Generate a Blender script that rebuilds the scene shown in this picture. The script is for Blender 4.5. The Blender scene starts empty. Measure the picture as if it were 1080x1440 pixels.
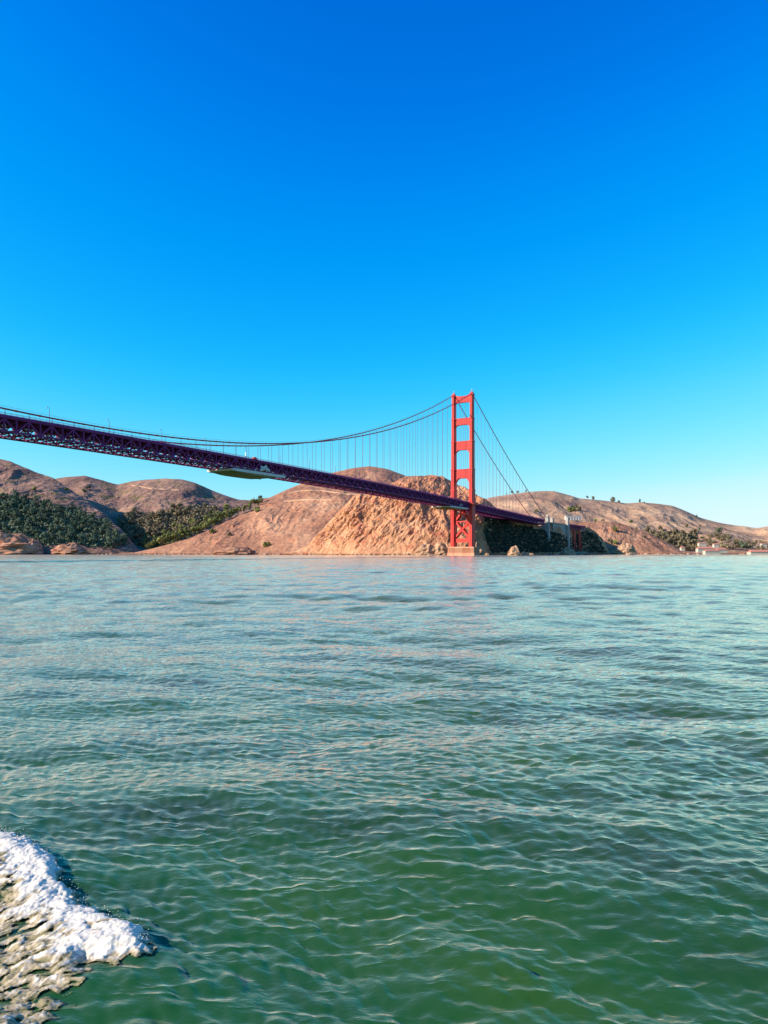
import bpy, math, random
import numpy as np
from mathutils import Vector, Matrix
R = math.radians
scene = bpy.context.scene
# ------------------------------------------------------------------ camera
F, CX, HY, HC = 1030.0, 540.0, 777.2, 4.0      # focal in photo pixels, horizon row, eye height
cam = bpy.data.cameras.new('camera'); camo = bpy.data.objects.new('camera', cam)
scene.collection.objects.link(camo)
cam.sensor_fit = 'HORIZONTAL'; cam.sensor_width = 36.0; cam.lens = 36.0 * F / 1080.0
cam.shift_y = (HY - 720.0) / 1080.0
cam.clip_start = 0.1; cam.clip_end = 60000
camo.location = (0, 0, HC); camo.rotation_euler = (R(90), 0, 0)
scene.camera = camo
# ------------------------------------------------------------------ light
SUN_AZ, SUN_EL = R(254), R(26)                  # azimuth clockwise from +Y (view direction)
world = bpy.data.worlds.new("World"); scene.world = world; world.use_nodes = True
nt = world.node_tree; nt.nodes.clear()
wo = nt.nodes.new('ShaderNodeOutputWorld'); bg = nt.nodes.new('ShaderNodeBackground')
sky = nt.nodes.new('ShaderNodeTexSky'); sky.sky_type = 'NISHITA'; sky.sun_disc = False
sky.sun_elevation = SUN_EL; sky.sun_rotation = SUN_AZ
sky.altitude = 0; sky.air_density = 1.0; sky.dust_density = 0.4; sky.ozone_density = 2.2
EXPO = 0.7
# the photograph's deep, saturated sky: response curves over the physical sky's colours
sc1 = nt.nodes.new('ShaderNodeVectorMath'); sc1.operation = 'SCALE'; sc1.inputs[3].default_value = 1 / 8.0
cv = nt.nodes.new('ShaderNodeRGBCurve'); mp_ = cv.mapping; mp_.extend = 'HORIZONTAL'; mp_.use_clip = False
for k, pts in enumerate([((0, 0), (1.3, .002), (1.8, .02), (2.5, .12), (3.76, .36), (5.2, .66), (8, .85)),
                         ((0, 0), (.9, .09), (1.375, .165), (1.85, .29), (2.4, .41), (3.2, .585), (4.1, .74), (5.2, .88), (6.7, .98), (8, 1.0)),
                         ((0, 0), (1.6, .48), (2.47, .73), (3.18, .92), (3.9, 1.0), (8, 1.0))]):
    c = mp_.curves[k]
    while len(c.points) < len(pts): c.points.new(.5, .5)
    for p, (a, b) in zip(c.points, pts): p.location = (a / 8.0, b)
mp_.update()
sc2 = nt.nodes.new('ShaderNodeVectorMath'); sc2.operation = 'SCALE'; sc2.inputs[3].default_value = 10.0 / 2 ** EXPO
nt.links.new(sky.outputs[0], sc1.inputs[0]); nt.links.new(sc1.outputs[0], cv.inputs[1]); nt.links.new(cv.outputs[0], sc2.inputs[0])
nt.links.new(sc2.outputs[0], bg.inputs[0]); nt.links.new(bg.outputs[0], wo.inputs[0]); bg.inputs[1].default_value = 0.10
sl = bpy.data.lights.new('sun', 'SUN'); slo = bpy.data.objects.new('sun', sl)
scene.collection.objects.link(slo)
sl.energy = 5.0; sl.angle = R(0.5); sl.color = (1.0, 0.9, 0.78)
sdir = Vector((math.sin(SUN_AZ) * math.cos(SUN_EL), math.cos(SUN_AZ) * math.cos(SUN_EL), math.sin(SUN_EL)))
slo.rotation_euler = sdir.to_track_quat('Z', 'Y').to_euler(); slo.location = (-300, -100, 400)
scene.view_settings.view_transform = 'Standard'; scene.view_settings.look = 'None'
scene.view_settings.exposure = EXPO; scene.view_settings.gamma = 1.0
scene.cycles.max_bounces = 5; scene.cycles.diffuse_bounces = 2; scene.cycles.glossy_bounces = 3
scene.cycles.transmission_bounces = 1; scene.cycles.caustics_reflective = False; scene.cycles.caustics_refractive = False

# ------------------------------------------------------------------ helpers
COL = scene.collection
def link_mesh(name, verts, faces, mats=(), parent=None, smooth=False, mi=None):
    me = bpy.data.meshes.new(name)
    if isinstance(verts, np.ndarray) and isinstance(faces, np.ndarray):
        nv, nf, k = len(verts), len(faces), faces.shape[1]
        me.vertices.add(nv); me.vertices.foreach_set('co', verts.astype(np.float32).ravel())
        me.loops.add(nf * k); me.loops.foreach_set('vertex_index', faces.astype(np.int32).ravel())
        me.polygons.add(nf); me.polygons.foreach_set('loop_start', np.arange(0, nf * k, k, dtype=np.int32))
        me.update(calc_edges=True)
    else:
        me.from_pydata([tuple(v) for v in verts], [], faces); me.update()
    for m in mats: me.materials.append(m)
    if mi is not None: me.polygons.foreach_set('material_index', np.array(mi, dtype=np.int32))
    me.polygons.foreach_set('use_smooth', np.full(len(me.polygons), smooth, dtype=bool))
    o = bpy.data.objects.new(name, me); COL.objects.link(o)
    if parent is not None: o.parent = parent
    return o
def empty(name, loc=(0, 0, 0), rz=0.0):
    o = bpy.data.objects.new(name, None); COL.objects.link(o)
    o.location = loc; o.rotation_euler = (0, 0, rz); o.empty_display_size = 1; return o
def tag(o, label=None, cat=None, group=None, kind=None):
    if label: o['label'] = label
    if cat: o['category'] = cat
    if group: o['group'] = group
    if kind: o['kind'] = kind
    return o
class MB:
    """collects boxes, beams and prisms; build() links them as one mesh object"""
    def __init__(s): s.v = []; s.f = []; s.m = []; s.mi = 0
    def quadbox(s, bot, top):
        b = len(s.v); s.v += [tuple(p) for p in bot] + [tuple(p) for p in top]; n = len(bot)
        s.f.append(list(range(b + n - 1, b - 1, -1))); s.f.append(list(range(b + n, b + 2 * n)))
        for i in range(n):
            j = (i + 1) % n; s.f.append([b + i, b + j, b + n + j, b + n + i])
        s.m += [s.mi] * (n + 2)
    def box(s, x0, x1, y0, y1, z0, z1):
        s.quadbox([(x0, y0, z0), (x1, y0, z0), (x1, y1, z0), (x0, y1, z0)],
                  [(x0, y0, z1), (x1, y0, z1), (x1, y1, z1), (x0, y1, z1)])
    def beam(s, p, q, w, h, up=(0, 0, 1)):
        p = Vector(p); q = Vector(q); d = (q - p).normalized(); u = Vector(up)
        if abs(d.dot(u)) > .98: u = Vector((1, 0, 0))
        a = d.cross(u).normalized() * (w / 2); c = a.cross(d).normalized() * (h / 2)
        r = [(-1, -1), (1, -1), (1, 1), (-1, 1)]
        s.quadbox([p + a * i + c * j for i, j in r][::-1], [q + a * i + c * j for i, j in r][::-1])
    def prism_x(s, poly, x0, x1):      # poly in (y,z)
        s.quadbox([(x0, y, z) for y, z in poly], [(x1, y, z) for y, z in poly])
    def tube(s, pts, rad, n=8):
        b = len(s.v); P = [Vector(p) for p in pts]; m = len(P)
        for i, p in enumerate(P):
            d = (P[min(i + 1, m - 1)] - P[max(i - 1, 0)]).normalized()
            u = Vector((0, 0, 1)) if abs(d.z) < .95 else Vector((1, 0, 0))
            a = d.cross(u).normalized(); c = a.cross(d)
            rr = rad[i] if isinstance(rad, (list, tuple)) else rad
            for k in range(n):
                t = 2 * math.pi * k / n; s.v.append(tuple(p + a * (rr * math.cos(t)) + c * (rr * math.sin(t))))
        for i in range(m - 1):
            for k in range(n):
                k2 = (k + 1) % n
                s.f.append([b + i * n + k, b + i * n + k2, b + (i + 1) * n + k2, b + (i + 1) * n + k]); s.m.append(s.mi)
        s.f.append([b + k for k in range(n)][::-1]); s.f.append([b + (m - 1) * n + k for k in range(n)]); s.m += [s.mi] * 2
    def build(s, name, mats, parent=None, smooth=False):
        if not isinstance(mats, (list, tuple)): mats = [mats]
        return link_mesh(name, s.v, s.f, mats, parent, smooth, s.m)
# vectorised noise -------------------------------------------------
_rs = np.random.RandomState(7); _perm = _rs.permutation(512).astype(np.int64)
_g = _rs.rand(512) * 2 * np.pi; _gx, _gy = np.cos(_g), np.sin(_g)
def perlin(x, y):
    xi = np.floor(x).astype(np.int64); yi = np.floor(y).astype(np.int64); xf = x - xi; yf = y - yi
    u = xf * xf * xf * (xf * (xf * 6 - 15) + 10); v = yf * yf * yf * (yf * (yf * 6 - 15) + 10)
    def g(ix, iy, dx, dy):
        h = _perm[(_perm[ix & 511] + iy) & 511]; return _gx[h] * dx + _gy[h] * dy
    a = g(xi, yi, xf, yf); b = g(xi + 1, yi, xf - 1, yf); c = g(xi, yi + 1, xf, yf - 1); d = g(xi + 1, yi + 1, xf - 1, yf - 1)
    return (a + (b - a) * u) * (1 - v) + (c + (d - c) * u) * v
def fbm(x, y, o=5, gain=.5):
    s = 0; a = 1.0
    for i in range(o): s = s + a * perlin(x + 17.3 * i, y - 9.1 * i); x = x * 2.03; y = y * 2.03; a *= gain
    return s
def ridged(x, y, o=5, gain=.5):
    s = 0; a = 1.0
    for i in range(o): s = s + a * (1 - 2 * np.abs(perlin(x + 31.7 * i, y + 5.3 * i))); x = x * 2.03; y = y * 2.03; a *= gain
    return s
# materials --------------------------------------------------------
def mat(name):
    m = bpy.data.materials.new(name); m.use_nodes = True
    return m, m.node_tree, m.node_tree.nodes['Principled BSDF']
def noise_node(t, scale, detail=6, rough=.6, coord='Object', stretch=None, dist=0):
    tc = t.nodes.new('ShaderNodeTexCoord'); n = t.nodes.new('ShaderNodeTexNoise')
    n.inputs['Scale'].default_value = scale; n.inputs['Detail'].default_value = detail
    n.inputs['Roughness'].default_value = rough; n.inputs['Distortion'].default_value = dist
    if stretch:
        mp = t.nodes.new('ShaderNodeMapping'); mp.inputs['Scale'].default_value = stretch
        t.links.new(tc.outputs[coord], mp.inputs['Vector']); t.links.new(mp.outputs[0], n.inputs['Vector'])
    else: t.links.new(tc.outputs[coord], n.inputs['Vector'])
    return n.outputs['Fac']
def ramp(t, fac, stops):
    r = t.nodes.new('ShaderNodeValToRGB'); e = r.color_ramp.elements
    while len(e) < len(stops): e.new(.5)
    for i, (p, c) in enumerate(stops):
        e[i].position = p; e[i].color = (*c, 1) if len(c) == 3 else c
    t.links.new(fac, r.inputs[0]); return r.outputs[0]
def mix(t, fac, a, b, mode='MIX'):
    m = t.nodes.new('ShaderNodeMix'); m.data_type = 'RGBA'; m.blend_type = mode
    if isinstance(fac, (int, float)): m.inputs[0].default_value = fac
    else: t.links.new(fac, m.inputs[0])
    for i, c in ((6, a), (7, b)):
        if isinstance(c, tuple): m.inputs[i].default_value = (*c, 1)
        else: t.links.new(c, m.inputs[i])
    return m.outputs[2]
def bump(t, p, h, strength, dist):
    b = t.nodes.new('ShaderNodeBump'); b.inputs['Strength'].default_value = strength; b.inputs['Distance'].default_value = dist
    t.links.new(h, b.inputs['Height']); t.links.new(b.outputs[0], p.inputs['Normal']); return b
def simple(name, c1, c2, scale=.3, rough=.6, spec=.4, bmp=0, coord='Object', stretch=None, detail=6, lo=.35, hi=.65):
    m, t, p = mat(name); n = noise_node(t, scale, detail, coord=coord, stretch=stretch)
    t.links.new(ramp(t, n, [(lo, c1), (hi, c2)]), p.inputs['Base Color'])
    p.inputs['Roughness'].default_value = rough; p.inputs['Specular IOR Level'].default_value = spec
    if bmp: bump(t, p, noise_node(t, scale * 6, 5), bmp, 1.0)
    return m
M = {}
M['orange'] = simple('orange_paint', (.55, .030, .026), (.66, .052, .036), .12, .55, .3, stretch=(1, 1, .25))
M['truss'] = simple('shaded_orange_paint', (.17, .028, .12), (.25, .038, .16), .15, .7, .15)  # violet of the orange paint in shade, put into the base colour
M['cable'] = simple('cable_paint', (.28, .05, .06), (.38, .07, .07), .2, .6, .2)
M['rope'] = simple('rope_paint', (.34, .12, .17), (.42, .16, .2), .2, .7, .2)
M['concrete'] = simple('concrete', (.34, .29, .25), (.46, .40, .34), .15, .85, .2, .3, stretch=(1, 1, .3))
M['pier'] = simple('painted_pier_concrete', (.56, .20, .11), (.70, .36, .22), .18, .85, .2, .2, stretch=(1, 1, .2))
M['asphalt'] = simple('asphalt', (.05, .05, .05), (.08, .08, .08), .4, .9, .2)
M['tarp'] = simple('platform_sheeting', (.66, .56, .46), (.80, .72, .62), .4, .8, .2)
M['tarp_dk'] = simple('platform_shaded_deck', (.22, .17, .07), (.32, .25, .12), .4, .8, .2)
M['white'] = simple('white_paint', (.72, .70, .66), (.82, .80, .76), .3, .7, .2)
M['roof'] = simple('red_roof_tile', (.44, .16, .11), (.54, .22, .15), .3, .8, .2)
M['stucco'] = simple('cream_stucco', (.44, .38, .30), (.54, .47, .38), .3, .8, .2)
M['glass'] = simple('window_glass', (.03, .04, .05), (.06, .07, .08), .5, .2, .5)
M['steel'] = simple('grey_steel', (.22, .23, .24), (.32, .33, .34), .5, .5, .4)
M['lampglass'] = simple('lamp_glass', (.5, .5, .45), (.6, .6, .55), .5, .3, .5)

def px(px_, py_, Y): return Vector(((px_ - CX) / F * Y, Y, HC + (HY - py_) / F * Y))

# ------------------------------------------------------------------ water: a wind sea summed from spectra
def sea_tile(N, size, lmin, lmax, rms, wdir, seed, power=3.0, spread=2.0):
    rs = np.random.RandomState(seed); k1 = 2 * np.pi * np.fft.fftfreq(N, size / N)
    kx, ky = np.meshgrid(k1, k1, indexing='ij'); k = np.hypot(kx, ky); k[0, 0] = 1e-6
    c = (kx * math.cos(wdir) + ky * math.sin(wdir)) / k
    amp = k ** (-power / 2 - .5) * (np.abs(c) ** spread + .08)
    lam = 2 * np.pi / k; w = 1 / (1 + np.exp(-(lam - lmin) / (lmin * .12))) / (1 + np.exp((lam - lmax) / (lmax * .12)))
    A = amp * w * (rs.randn(N, N) + 1j * rs.randn(N, N)); A[0, 0] = 0
    h = np.fft.ifft2(A).real; s = rms / h.std(); h *= s
    dx = np.fft.ifft2(-1j * kx / k * A).real * s; dy = np.fft.ifft2(-1j * ky / k * A).real * s
    return h, dx, dy, size
TILES = [(sea_tile(512, 311., 4.5, 24, .11, R(246), 3, 2.8), 1.0, 1e9, 14.),
         (sea_tile(1024, 97., 1.3, 7, .050, R(243), 5, 2.2, 1.2), .8, 240., 2.4),
         (sea_tile(1024, 23., .13, 1.0, .0140, R(240), 11, 1.5, 1.1), .28, 55., .5)]
def sample(tl, x, y):
    h, dx, dy, size = tl; N = h.shape[0]
    u = (x / size) % 1.0 * N; v = (y / size) % 1.0 * N
    i = np.floor(u).astype(np.int64); j = np.floor(v).astype(np.int64); fu = u - i; fv = v - j
    i %= N; j %= N; i2 = (i + 1) % N; j2 = (j + 1) % N; out = []
    for a in (h, dx, dy):
        out.append((a[i, j] * (1 - fu) + a[i2, j] * fu) * (1 - fv) + (a[i, j2] * (1 - fu) + a[i2, j2] * fu) * fv)
    return out
def sea(x, y):
    r = np.hypot(x, y); H = 0; DX = 0; DY = 0
    calm = 1 + .5 * fbm(x / 45., y / 45., 2)
    for tl, chop, far, _ in TILES:
        h, dx, dy = sample(tl, x, y); w = calm / (1 + (r / far) ** 3)
        H = H + h * w; DX = DX + dx * w * chop; DY = DY + dy * w * chop
    return H, DX, DY
def build_water():
    ang = np.concatenate([np.linspace(-180, -42, 70)[:-1], np.linspace(-42, 42, 820), np.linspace(42, 180, 70)[1:]])
    rr = np.concatenate([np.linspace(.6, 4, 30)[:-1], np.exp(np.linspace(math.log(4), math.log(2200), 1150)), [3000, 5000, 9000]])
    a, r = np.meshgrid(np.radians(ang), rr, indexing='ij')
    x = r * np.sin(a); y = r * np.cos(a)
    H, DX, DY = sea(x, y); fade = np.clip(1.2 - r / 2500., 0, 1)
    wk = wake_rise(x, y)
    v = np.stack([x + DX * fade, y + DY * fade, H * fade + wk], -1)
    na, nr = x.shape; idx = np.arange(na * nr).reshape(na, nr)
    f = np.stack([idx[:-1, :-1], idx[1:, :-1], idx[1:, 1:], idx[:-1, 1:]], -1).reshape(-1, 4)
    m, t, p = mat('sea_water')
    t.nodes.remove(p); out = t.nodes['Material Output']
    big = noise_node(t, .16, 3, stretch=(.8, 1.3, 1)); c = ramp(t, big, [(.34, (.002, .036, .010)), (.5, (.003, .072, .013)), (.66, (.018, .084, .005))])
    df = t.nodes.new('ShaderNodeBsdfDiffuse'); t.links.new(c, df.inputs['Color'])
    gl = t.nodes.new('ShaderNodeBsdfGlossy'); gl.inputs['Color'].default_value = (1.0, .96, .72, 1); gl.inputs['Roughness'].default_value = .05
    fr = t.nodes.new('ShaderNodeFresnel'); fr.inputs['IOR'].default_value = 1.35
    ms = t.nodes.new('ShaderNodeMixShader')
    tc = t.nodes.new('ShaderNodeTexCoord'); mp = t.nodes.new('ShaderNodeMapping'); mp.inputs['Rotation'].default_value = (0, 0, R(28)); mp.inputs['Scale'].default_value = (.6, 1.4, 1)
    n1 = t.nodes.new('ShaderNodeTexNoise'); n1.noise_type = 'RIDGED_MULTIFRACTAL'; n1.normalize = False; n1.inputs['Offset'].default_value = 1.0; n1.inputs['Gain'].default_value = 1.0; n1.inputs['Scale'].default_value = 2.3; n1.inputs['Detail'].default_value = 4
    n1.inputs['Roughness'].default_value = .45; n1.inputs['Distortion'].default_value = .35
    t.links.new(tc.outputs['Object'], mp.inputs['Vector']); t.links.new(mp.outputs[0], n1.inputs['Vector'])
    bp = t.nodes.new('ShaderNodeBump'); bp.inputs['Strength'].default_value = .8; bp.inputs['Distance'].default_value = .016
    n2 = noise_node(t, 14, 3, .6, stretch=(1, 1.6, 1)); ad = t.nodes.new('ShaderNodeMath'); ad.operation = 'MULTIPLY_ADD'; ad.inputs[1].default_value = .5
    t.links.new(n2, ad.inputs[0]); t.links.new(n1.outputs[0], ad.inputs[2]); t.links.new(ad.outputs[0], bp.inputs['Height'])
    up = t.nodes.new('ShaderNodeCombineXYZ'); up.inputs[2].default_value = 1.0; t.links.new(up.outputs[0], df.inputs['Normal'])
    for n in (gl, fr): t.links.new(bp.outputs[0], n.inputs['Normal'])
    bo = t.nodes.new('ShaderNodeMath'); bo.operation = 'MULTIPLY'; bo.use_clamp = True; bo.inputs[1].default_value = 1.9
    t.links.new(fr.outputs[0], bo.inputs[0]); t.links.new(bo.outputs[0], ms.inputs[0]); t.links.new(df.outputs[0], ms.inputs[1]); t.links.new(gl.outputs[0], ms.inputs[2])
    sh = t.nodes.new('ShaderNodeBsdfDiffuse'); sh.inputs['Color'].default_value = (.78, .68, .56, 1)  # pale diffuse layer imitating the grey sky sheen on the ripples
    m2 = t.nodes.new('ShaderNodeMixShader'); m2.inputs[0].default_value = .29
    t.links.new(gl.outputs[0], m2.inputs[1]); t.links.new(sh.outputs[0], m2.inputs[2]); t.links.new(m2.outputs[0], ms.inputs[2])
    t.links.new(ms.outputs[0], out.inputs[0])
    o = link_mesh('water', v.reshape(-1, 3), f, [m], smooth=True); tag(o, kind='structure')
# wake foam in the lower left: outline on the water plane
def wpt(a, b): Y = HC * F / (b - HY); return ((a - CX) / F * Y, Y)
FOAM = [wpt(*p) for p in ((-260, 1120), (-120, 1150), (0, 1180), (15, 1180), (45, 1196), (72, 1218), (90, 1240), (110, 1262), (135, 1278), (155, 1290), (178, 1300), (196, 1312), (205, 1320), (196, 1338), (165, 1336), (130, 1336), (110, 1350), (114, 1376), (95, 1396), (62, 1408), (52, 1450), (20, 1520), (-200, 1560), (-420, 1400))]
def poly_sd(x, y, P):
    d = np.full(x.shape, 1e9); ins = np.zeros(x.shape, bool); n = len(P)
    for i in range(n):
        ax, ay = P[i]; bx, by = P[(i + 1) % n]; ex, ey = bx - ax, by - ay
        tt = np.clip(((x - ax) * ex + (y - ay) * ey) / (ex * ex + ey * ey), 0, 1)
        d = np.minimum(d, np.hypot(x - ax - ex * tt, y - ay - ey * tt))
        c = ((ay > y) != (by > y)) & (x < (bx - ax) * (y - ay) / (by - ay + 1e-12) + ax); ins ^= c
    return np.where(ins, d, -d)
def wake_rise(x, y):
    out = np.zeros(x.shape); near = (x > -10) & (x < 0) & (y > 2.5) & (y < 13)
    sd = poly_sd(x[near], y[near], FOAM)
    xs = x[near]
    out[near] = .09 / (1 + np.exp(-(sd) / .14)) * np.clip((-xs) / 2.5, 0, 1)
    return out
build_water()
def build_foam():
    st = .0125; gx = np.arange(-8.2, -2.1, st); gy = np.arange(3.9, 11.6, st)
    x, y = np.meshgrid(gx, gy, indexing='ij'); sd = poly_sd(x, y, FOAM)
    u = x * .80 + y * .60; w = -x * .60 + y * .80                      # streaks run up and to the right
    edge = sd + .14 + .17 * fbm(x * 3, y * 3, 4) + .07 * fbm(x * 13, y * 13, 3)
    lace = 1.05 - 2.6 * np.abs(fbm(u * 1.5 + .5 * fbm(x * 1.7, y * 1.7, 3), w * 4.2 + .6 * fbm(x * 2, y * 2, 3), 4, .6))
    front = np.exp(-(np.clip(sd, 0, 9) / .42) ** 2) * np.clip((y - 6.9) * 1.2, 0, 1)       # dense only where the crest breaks
    dense = 1.5 * front - .12 + .45 * fbm(x * 1.2, y * 1.2, 3) + .35 * fbm(x * 9, y * 9, 3)
    mask = np.minimum(edge * 9, lace * .75 + dense)
    thick = np.clip(mask, 0, 1.4)
    H, DX, DY = sea(x, y)
    lump = ridged(x * 8, y * 8, 4, .6) * .5 + .5
    crest = front
    z = H + wake_rise(x, y) + .012 + np.clip(edge * 5, 0, 1) * thick * (.008 + .009 * lump) + crest * .05 * np.clip(edge * 6, 0, 1) * (1 + .5 * fbm(x * 2, y * 2, 2)) \
        + .006 * np.clip(fbm(x * 26, y * 26, 3) * 2, -.6, 2) * np.clip(edge * 8, 0, 1) + .005 * fbm(x * 42, y * 42, 2)
    ok = mask > .02
    q = ok[:-1, :-1] & ok[1:, :-1] & ok[1:, 1:] & ok[:-1, 1:]
    idx = np.arange(x.size).reshape(x.shape)
    f = np.stack([idx[:-1, :-1], idx[1:, :-1], idx[1:, 1:], idx[:-1, 1:]], -1)[q]
    v = np.stack([x + DX + .02 * fbm(x * 9, y * 9, 3), y + DY + .02 * fbm(x * 9 + 40, y * 9, 3), z], -1).reshape(-1, 3)
    used = np.unique(f); remap = np.zeros(x.size, int); remap[used] = np.arange(len(used))
    th = thick.ravel()[used]; v = v[used]; f = remap[f]
    m, t, p = mat('sea_foam')
    at = t.nodes.new('ShaderNodeAttribute'); at.attribute_name = 'thickness'
    n = noise_node(t, 9, 8, .75, stretch=(1, 1, 1), dist=.8); mm = t.nodes.new('ShaderNodeMath'); mm.operation = 'MULTIPLY_ADD'
    t.links.new(n, mm.inputs[0]); mm.inputs[1].default_value = 1.9; t.links.new(at.outputs['Fac'], mm.inputs[2])
    c = ramp(t, mm.outputs[0], [(.50, (.16, .15, .05)), (.66, (.36, .27, .14)), (.78, (.46, .36, .23)), (.93, (.74, .65, .53))])
    sc = t.nodes.new('ShaderNodeMath'); sc.operation = 'MULTIPLY'; sc.inputs[1].default_value = .49; rmp = c.node
    t.links.new(mm.outputs[0], sc.inputs[0]); t.links.new(sc.outputs[0], rmp.inputs[0])
    t.links.new(c, p.inputs['Base Color']); p.inputs['Roughness'].default_value = .75
    bump(t, p, noise_node(t, 30, 6, .7), .5, .02)
    al = t.nodes.new('ShaderNodeMath'); al.operation = 'MULTIPLY_ADD'; al.inputs[1].default_value = 1.5
    t.links.new(noise_node(t, 16, 6, .75), al.inputs[0]); t.links.new(at.outputs['Fac'], al.inputs[2])
    t.links.new(ramp(t, al.outputs[0], [(.80, (0, 0, 0)), (1.15, (1, 1, 1))]), p.inputs['Alpha'])
    rs = random.Random(4); V = list(map(tuple, v)); Fc = [list(map(int, a)) for a in f]
    T = list(th); n0 = len(FOAM)
    for i in range(700):                                                 # spray drops along the breaking edge
        k = rs.choice(range(1, 13)); a = Vector((*FOAM[k], 0)); b = Vector((*FOAM[k + 1], 0)); c_ = a.lerp(b, rs.random())
        off = rs.gauss(-.11, .06); c_ += Vector((off * .6 + .03, off * .8 + .02, 0))
        hx, _, _ = sea(np.array([c_.x]), np.array([c_.y])); c_.z = float(hx[0]) + .04 + abs(rs.gauss(0, .05)); s_ = rs.uniform(.002, .007) * (1.6 if i % 9 == 0 else 1)
        b0 = len(V); j = lambda: rs.uniform(.6, 1.4) * s_
        V += [(c_.x - j(), c_.y, c_.z), (c_.x + j(), c_.y, c_.z), (c_.x, c_.y - j(), c_.z), (c_.x, c_.y + j(), c_.z), (c_.x, c_.y, c_.z - j()), (c_.x, c_.y, c_.z + j())]
        for a1, b1, c1 in ((0, 2, 5), (2, 1, 5), (1, 3, 5), (3, 0, 5), (2, 0, 4), (1, 2, 4), (3, 1, 4), (0, 3, 4)): Fc.append([b0 + a1, b0 + b1, b0 + c1])
        T += [1.2] * 6
    o = link_mesh('wake_foam', V, Fc, [m], smooth=True)
    o.data.attributes.new('thickness', 'FLOAT', 'POINT').data.foreach_set('value', np.array(T, dtype=np.float32))
    tag(o, 'churned white and tan boat wake foam on the green water', 'foam', kind='stuff')
build_foam()

# ------------------------------------------------------------------ land
def land_mat(name, stops, patch, patch_lo, patch_hi, rock=None, rock_at=(.55, .75), scale=.010, fine=.12, stretch=None, bstr=.35):
    m, t, p = mat(name)
    n1 = noise_node(t, scale, 8, .62, stretch=stretch); c = ramp(t, n1, stops)
    n2 = noise_node(t, scale * 1.7, 7, .6, stretch=(1.3, .8, 2.2)); pf = ramp(t, n2, [(patch_lo, (0, 0, 0)), (patch_hi, (1, 1, 1))])
    c = mix(t, pf, c, patch)
    n4 = noise_node(t, scale * .45, 4, .5); c = mix(t, 1.0, c, ramp(t, n4, [(.36, (.78, .74, .76)), (.60, (1.12, 1.10, 1.04))]), 'MULTIPLY')
    n3 = noise_node(t, fine, 6, .7); sp = ramp(t, n3, [(.38, (.66, .64, .68)), (.6, (1.08, 1.06, 1.04))])
    c = mix(t, 1.0, c, sp, 'MULTIPLY')
    if rock:
        g = t.nodes.new('ShaderNodeNewGeometry'); s = t.nodes.new('ShaderNodeSeparateXYZ'); t.links.new(g.outputs['Normal'], s.inputs[0])
        rf = ramp(t, s.outputs['Z'], [(rock_at[0], (1, 1, 1)), (rock_at[1], (0, 0, 0))])
        nr = noise_node(t, .05, 7, .65, stretch=(1, 1, .45)); rc = ramp(t, nr, [(.30, rock[0]), (.5, rock[1]), (.68, rock[2])])
        c = mix(t, rf, c, rc)
    tc = t.nodes.new('ShaderNodeTexCoord'); sx = t.nodes.new('ShaderNodeSeparateXYZ'); t.links.new(tc.outputs['Object'], sx.inputs[0])
    zz = t.nodes.new('ShaderNodeMath'); zz.operation = 'MULTIPLY'; zz.inputs[1].default_value = .1; t.links.new(sx.outputs['Z'], zz.inputs[0])
    c = mix(t, 1.0, c, ramp(t, zz.outputs[0], [(.16, (.38, .34, .30)), (.30, (1, 1, 1))]), 'MULTIPLY')      # wet tide band
    t.links.new(c, p.inputs['Base Color']); p.inputs['Roughness'].default_value = .95; p.inputs['Specular IOR Level'].default_value = .1
    bump(t, p, noise_node(t, .09, 8, .7), bstr, 6.0)
    return m
ORG = (.50, .22, .12)
M['hill_mauve'] = land_mat('dry_mauve_hillside', [(.34, (.20, .115, .090)), (.5, (.315, .18, .13)), (.66, (.43, .255, .17))], (.20, .15, .07), .54, .66,
                           rock=((.30, .16, .11), (.46, .24, .15), (.56, .34, .22)), rock_at=(.42, .58))
M['hill_brown'] = land_mat('dry_brown_hillside', [(.34, (.28, .135, .085)), (.5, (.40, .20, .12)), (.66, (.50, .28, .17))], ORG, .56, .66,
                           rock=((.36, .15, .09), (.54, .24, .15), (.62, .36, .24)), rock_at=(.50, .66))
M['cliff'] = land_mat('orange_rock_cliff', [(.3, (.40, .19, .10)), (.5, (.58, .29, .15)), (.7, (.66, .39, .23))], (.50, .17, .09), .50, .64,
                      rock=((.20, .09, .045), (.54, .26, .135), (.66, .39, .23)), rock_at=(.35, .8), scale=.018, bstr=.8)
M['hill_pale'] = land_mat('pale_dry_hillside', [(.34, (.32, .20, .135)), (.5, (.43, .275, .175)), (.66, (.54, .35, .22))], (.50, .25, .17), .58, .72,
                          rock=((.40, .22, .15), (.52, .30, .2), (.6, .4, .3)), rock_at=(.42, .58), bstr=.35)
M['rock'] = simple('shore_rock', (.34, .17, .09), (.60, .38, .24), .25, .9, .2, .8)

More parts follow.
